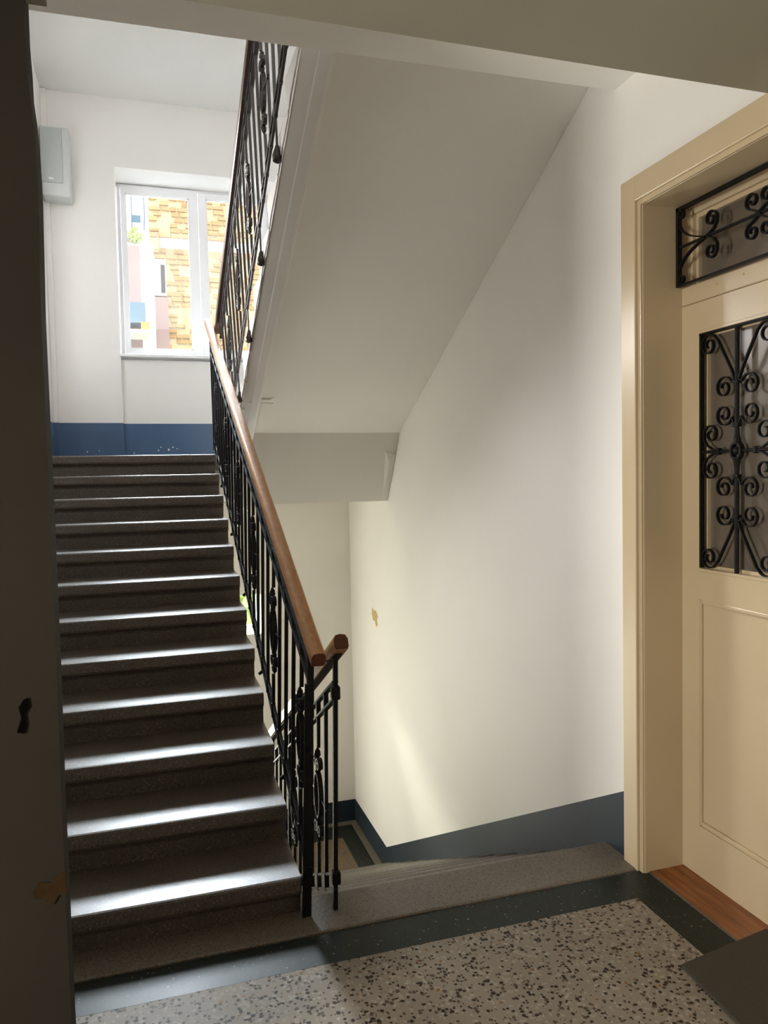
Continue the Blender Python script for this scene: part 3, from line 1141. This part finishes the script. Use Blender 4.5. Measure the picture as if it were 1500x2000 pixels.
    for sy in (1, -1):
        for sz in (1, -1):
            Y_ = lambda d: yc+sy*d
            Z_ = lambda d: zc+sz*d

            def S(pts):
                add_scroll(gr, [(Y_(a), Z_(b)) for a, b in pts], gx, 0.014, 0.0055)
            # scroll A leaving the stem outwards, nearest the centre
            sp = spiral(0.070, 0.148, 0.036, math.pi, 1.35, -1, 0.28, 24)
            S([(0.008, 0.03+0.075), (0.016, 0.115)] + spiral(0.070, 0.148, 0.047, math.pi+0.3, 1.45, -1 if False else 1, 0.28, 26))
            # scroll B further out, mirrored so the two face each other
            S([(0.008, 0.285), (0.014, 0.28)] + spiral(0.070, 0.256, 0.047, math.pi-0.4, 1.45, -1, 0.28, 26))
            # scroll C beside the cross bar near the frame
            S([(0.105, 0.006), (0.135, 0.010), (0.168, 0.028)] + spiral(0.144, 0.072, 0.045, -0.7, 1.35, 1, 0.28, 26))
            # long diagonal ending in a corner curl
            S([(0.008, 0.275), (0.030, 0.325)] + [(0.105, 0.455)] + spiral(0.156, 0.440, 0.046, 2.2, 1.5, -1, 0.25, 30))
    return lf


leaf(2.478, True)
leaf(1.80, False)
bm = NB()
box(bm, DXF-0.001, DXF+0.06, 2.816-0.02, 2.8155, 0.0, 2.478)
obj('shadow_gap', bm, M['gap'], door)
# back of the door niche
bm = NB()
box(bm, DXF+0.2, DXF+0.24, 1.3, 2.95, -0.1, 3.0)
obj('door_backing', bm, M['gap'], door)

# doormat
mt = NB()
zt = 0.014
vs = [(1.752, 2.205), (2.232, 2.305), (2.18, 1.45), (1.70, 1.42)]
vs = [(1.754, 2.211), (2.20, 2.285), (2.19, 1.40), (1.70, 1.40)]
a = [mt.verts.new((x, y, 0.0015)) for x, y in vs]
b = [mt.verts.new((x, y, zt)) for x, y in vs]
mt.faces.new(a)
mt.faces.new(b[::-1])
for i in range(4):
    mt.faces.new((a[i], a[(i+1) % 4], b[(i+1) % 4], b[i]))
bevel(mt, 0.004, 2)
o = obj('doormat', mt, M['mat_rubber'])
tag(o, 'dark grey flat doormat lying in front of the cream door', 'doormat')

# ------------------------------------------------------------------ WINDOWS
win = bpy.data.objects.new('window_1', None)
COL.objects.link(win)
struct(win, 'white two-sash landing window looking onto a brick wall', 'window')
WY = 8.30
bm = NB()
box(bm, WX0+0.002, WX0+0.035, WY-0.01, WY+0.06, WZ0+0.02, WZ1-0.002)
box(bm, WX1-0.035, WX1-0.002, WY-0.01, WY+0.06, WZ0+0.02, WZ1-0.002)
box(bm, WX0+0.035, WX1-0.035, WY-0.01, WY+0.06, WZ1-0.03, WZ1-0.002)
box(bm, WX0+0.035, WX1-0.035, WY-0.01, WY+0.06, WZ0+0.02, WZ0+0.06)
bevel(bm, 0.003, 1)
obj('window_frame', bm, M['pvc'], win)


def sash(x0, x1, z0, z1, gx0, gx1, gz0, gz1, y, bead=0.012):
    bm = NB()
    box(bm, x0, gx0, y-0.022, y+0.03, z0, z1)
    box(bm, gx1, x1, y-0.022, y+0.03, z0, z1)
    box(bm, gx0, gx1, y-0.022, y+0.03, gz1, z1)
    box(bm, gx0, gx1, y-0.022, y+0.03, z0, gz0)
    s = obj('sash', bm, M['pvc'], win)
    bm = NB()
    box(bm, gx0, gx0+bead, y-0.012, y+0.01, gz0, gz1)
    box(bm, gx1-bead, gx1, y-0.012, y+0.01, gz0, gz1)
    box(bm, gx0, gx1, y-0.012, y+0.01, gz0, gz0+bead)
    box(bm, gx0, gx1, y-0.012, y+0.01, gz1-bead, gz1)
    obj('glazing_bead', bm, M['pvc'], s)
    bm = NB()
    box(bm, gx0, gx1, y, y+0.004, gz0, gz1)
    obj('pane', bm, M['glass'], s)
    return s


sash(WX0+0.037, 0.578, WZ0+0.045, WZ1-0.02, -0.142, 0.492, 3.125, 4.69, WY-0.015)
s2 = sash(0.582, WX1-0.037, WZ0+0.045, WZ1-0.045, 0.660, WX1-0.10, 3.125, 4.69, WY-0.03)
bm = NB()
box(bm, 0.600, 0.630, WY-0.062, WY-0.052, 3.66, 3.74)
box(bm, 0.609, 0.621, WY-0.085, WY-0.052, 3.70, 3.715)
box(bm, 0.607, 0.623, WY-0.092, WY-0.080, 3.58, 3.72)
bevel(bm, 0.003, 1)
obj('window_handle', bm, M['pvc'], win)
bm = NB()
box(bm, WX0-0.012, WX1+0.012, YF-0.03, WY-0.01, WZ0-0.012, WZ0+0.018)
bevel(bm, 0.006, 2)
obj('window_sill', bm, M['pvc'], win)

win2 = bpy.data.objects.new('window_2', None)
COL.objects.link(win2)
struct(win2, 'small low window on the lower landing glimpsed between the bars', 'window')
bm = NB()
y = WY
box(bm, LX0, LX0+0.04, y-0.02, y+0.05, LZ0, LZ1)
box(bm, LX1-0.012, LX1, y-0.02, y+0.05, LZ0, LZ1)
box(bm, LX0+0.04, LX1-0.012, y-0.02, y+0.05, LZ1-0.01, LZ1)
box(bm, LX0+0.04, LX1-0.012, y-0.02, y+0.05, LZ0, LZ0+0.012)
obj('window_frame', bm, M['pvc'], win2)
bm = NB()
box(bm, LX0+0.04, LX1-0.012, y+0.01, y+0.014, LZ0+0.012, LZ1-0.01)
obj('pane', bm, M['glass'], win2)

# ------------------------------------------------------------------ WALL BOX and TRUNKING
wb = empty('wall_box', (-0.73, 7.87, 4.40), 'pale grey wall-mounted box with flat front panel beside the landing window', 'box')
bm = NB()
box(bm, -0.115, 0.132, -0.235, -0.001, -0.01, 0.61)
bevel(bm, 0.022, 3)
obj('housing', bm, M['box'], wb, smooth=True)
bm = NB()
box(bm, -0.113, 0.072, -0.247, -0.23, 0.105, 0.60)
bevel(bm, 0.006, 2)
o = obj('front_panel', bm, M['boxpanel'], wb, smooth=True)
o['label'] = 'grey-green front panel'
bm = NB()
blob(bm, [(-0.052, 0.135), (-0.045, 0.152), (-0.03, 0.145), (-0.022, 0.150), (-0.008, 0.137), (-0.012, 0.130), (-0.03, 0.133), (-0.04, 0.130)],
     lambda u, v, d: Vector((u, -0.2475-d, v)), 0.001)
o = obj('logo_mark', bm, M['pvc'], wb)
o['label'] = 'small pale maker mark'
bm = NB()
box(bm, XL+0.002, XL+0.05, YF-0.045, YF-0.001, 2.338, 5.43)
o = obj('cable_trunking', bm, M['wall'])
tag(o, 'white painted vertical cable trunking in the corner below the wall box', 'trunking')
bm = NB()
box(bm, XL+0.001, XL+0.051, YF-0.046, YF-0.001, 1.98, 2.338)
obj('painted_base', bm, M['dado'], o)

# ------------------------------------------------------------------ OUTSIDE
bm = NB()
box(bm, -14, 18, 8.6, 30, -2.4, -2.3)
struct(obj('ground', bm, M['ground']), 'courtyard paving outside', 'ground')

bk = empty('brick_building', (0, 15, -2.3), 'sunlit orange brick wall filling the landing window', 'building')
bm = NB()
box(bm, 0.16, 9, 0.02, 0.6, 0, 9.6)
box(bm, -0.4, 0.16, 0.02, 0.6, 0, 7.0)
obj('wall', bm, M['mortar'], bk)
bm = NB()
r2_ = random.Random(3)
z = 4.2
row = 0
while z < 9.55:
    x = 0.165 - (0.13 if row % 2 else 0)
    while x < 5.0:
        L_ = 0.17 + r2_.uniform(-0.05, 0.06)
        if r2_.random() < 0.66 and x > 0.1 and not (8.36 < z+2.3-2.3 < 8.60):
            dpt = r2_.uniform(0.0, 0.018)
            h_ = r2_.uniform(0.05, 0.085)
            box(bm, max(x, 0.165), x+L_-0.025, -0.005-dpt, 0.021, z, z+h_)
        x += L_
    z += 0.098
    row += 1
o = obj('brick', bm, M['brick1'], bk)
o['kind'] = 'stuff'
bm = NB()
prism(bm, [(-0.16, 8.43), (-0.16, 8.55), (0.03, 8.57), (0.03, 8.40)], 0.35, 5.0)
o = obj('render_band', bm, M['extwhite'], bk)
bm = NB()
box(bm, 0.21, 0.30, -0.45, 0.03, 7.25, 8.03)
bm.free()

pb = empty('plastered_building', (0, 13.6, -2.3), 'pink and white plastered building left of the brick wall outside', 'building')
bm = NB()
box(bm, -8, -0.02, -0.4, 1.3, 0, 7.9)
obj('wall', bm, M['extpink'], pb)
bm = NB()
box(bm, -0.02, 0.20, 0.3, 1.3, 0, 8.1)
o = obj('corner_pier', bm, M['extwhite'], pb)
bm = NB()
box(bm, 0.20, 0.42, 0.85, 1.35, 7.40, 8.05)
obj('window_surround', bm, M['extwhite'], pb)
bm = NB()
box(bm, 0.325, 0.40, 0.835, 0.90, 7.45, 7.95)
obj('window', bm, M['extdark'], pb)
bm = NB()
prism(bm, [(0.78, 6.3), (0.78, 7.36), (1.38, 7.40), (1.38, 6.3)], 0.10, 0.44)
obj('pink_buttress', bm, M['extpink'], pb)
bm = NB()
box(bm, -1.4, 0.036, -0.8, -0.4, 6.58, 6.90)
obj('shutter_panel', bm, M['extblue'], pb)
bm = NB()
prism(bm, [(-1.0, 6.38), (-1.0, 6.44), (-0.4, 6.50), (-0.4, 6.38)], -1.4, 0.083)
obj('ledge', bm, M['extwhite'], pb)
bm = NB()
box(bm, -0.04, 0.087, -0.92, -0.60, 6.45, 6.57)
obj('clay_coping', bm, M['extorange'], pb)

bc = empty('balcony', (0, 13.5, 3.55), 'small balcony with blue-grey railing at the top left of the window view', 'balcony')
bm = NB()
v = []
for x, zt_ in ((-2.0, 0.30+2.54-1.0+0.78), (0.13, 2.36)):
    for yy, dz in ((-0.1, 0), (-0.1, -0.07), (0.5, -0.07), (0.5, 0)):
        v.append(bm.verts.new((x, yy, zt_+dz)))
bm.faces.new(v[0:4])
bm.faces.new(v[4:8][::-1])
for i in range(4):
    j = (i+1) % 4
    bm.faces.new((v[i], v[j], v[4+j], v[4+i]))
obj('slab', bm, M['extwhite'], bc)
for i, x in enumerate([-0.9, -0.75, -0.6, -0.45, -0.30, -0.235, -0.13, 0.06]):
    bm = NB()
    z0 = 2.36+(0.13-x)*0.12
    tube(bm, [(x, -0.05, z0), (x+0.015*(i % 2), -0.05, z0+0.3), (x, -0.05, z0+0.72)], 0.007, 6)
    obj('railing_bar', bm, M['extiron'], bc)
bm = NB()
beam(bm, (-1.2, -0.05, 3.2), (0.10, -0.05, 3.06), 0.02, 0.02)
obj('railing_top', bm, M['extiron'], bc)
bm = NB()
v = box(bm, -0.125, 0.010, -0.16, -0.02, 2.47, 2.585)
obj_p = obj('planter', bm, M['extblue'], bc)


def bush(name, label, loc, rx, ry, rz, n, ls, seed):
    rr = random.Random(seed)
    root = empty(name, loc, label, 'plant')
    bm = NB()
    for i in range(n):
        th, ph = rr.uniform(0, 2*math.pi), math.acos(rr.uniform(-1, 1))
        k = rr.uniform(0.45, 1.0)
        c = Vector((rx*k*math.sin(ph)*math.cos(th), ry*k*math.sin(ph)*math.sin(th), rz*k*math.cos(ph)))
        d = Vector((rr.uniform(-1, 1), rr.uniform(-1, 1), rr.uniform(-0.6, 1))).normalized()
        s = d.cross(Vector((rr.uniform(-1, 1), rr.uniform(-1, 1), rr.uniform(-1, 1)))).normalized()*ls*0.4
        p = [bm.verts.new(c), bm.verts.new(c+d*ls*0.5+s), bm.verts.new(c+d*ls), bm.verts.new(c+d*ls*0.5-s)]
        bm.faces.new(p)
    o = obj('foliage', bm, M['leaf'], root, recalc=False)
    o['kind'] = 'stuff'
    bm = NB()
    tube(bm, [(0, 0, -rz*1.3), (0.01, 0, -rz*0.5), (0, 0, rz*0.2)], [rx*0.05, rx*0.04, rx*0.02], 6)
    obj('stem', bm, M['brown'], root)
    return root


bush('trailing_plant', 'bright green plant hanging below the balcony outside', (-0.095, 13.35, 5.80), 0.11, 0.08, 0.14, 260, 0.05, 5)
bush('garden_shrub', 'sunlit yellow-green shrub outside the low landing window', (1.0, 10.4, -0.6), 1.7, 0.8, 1.7, 2600, 0.16, 6)
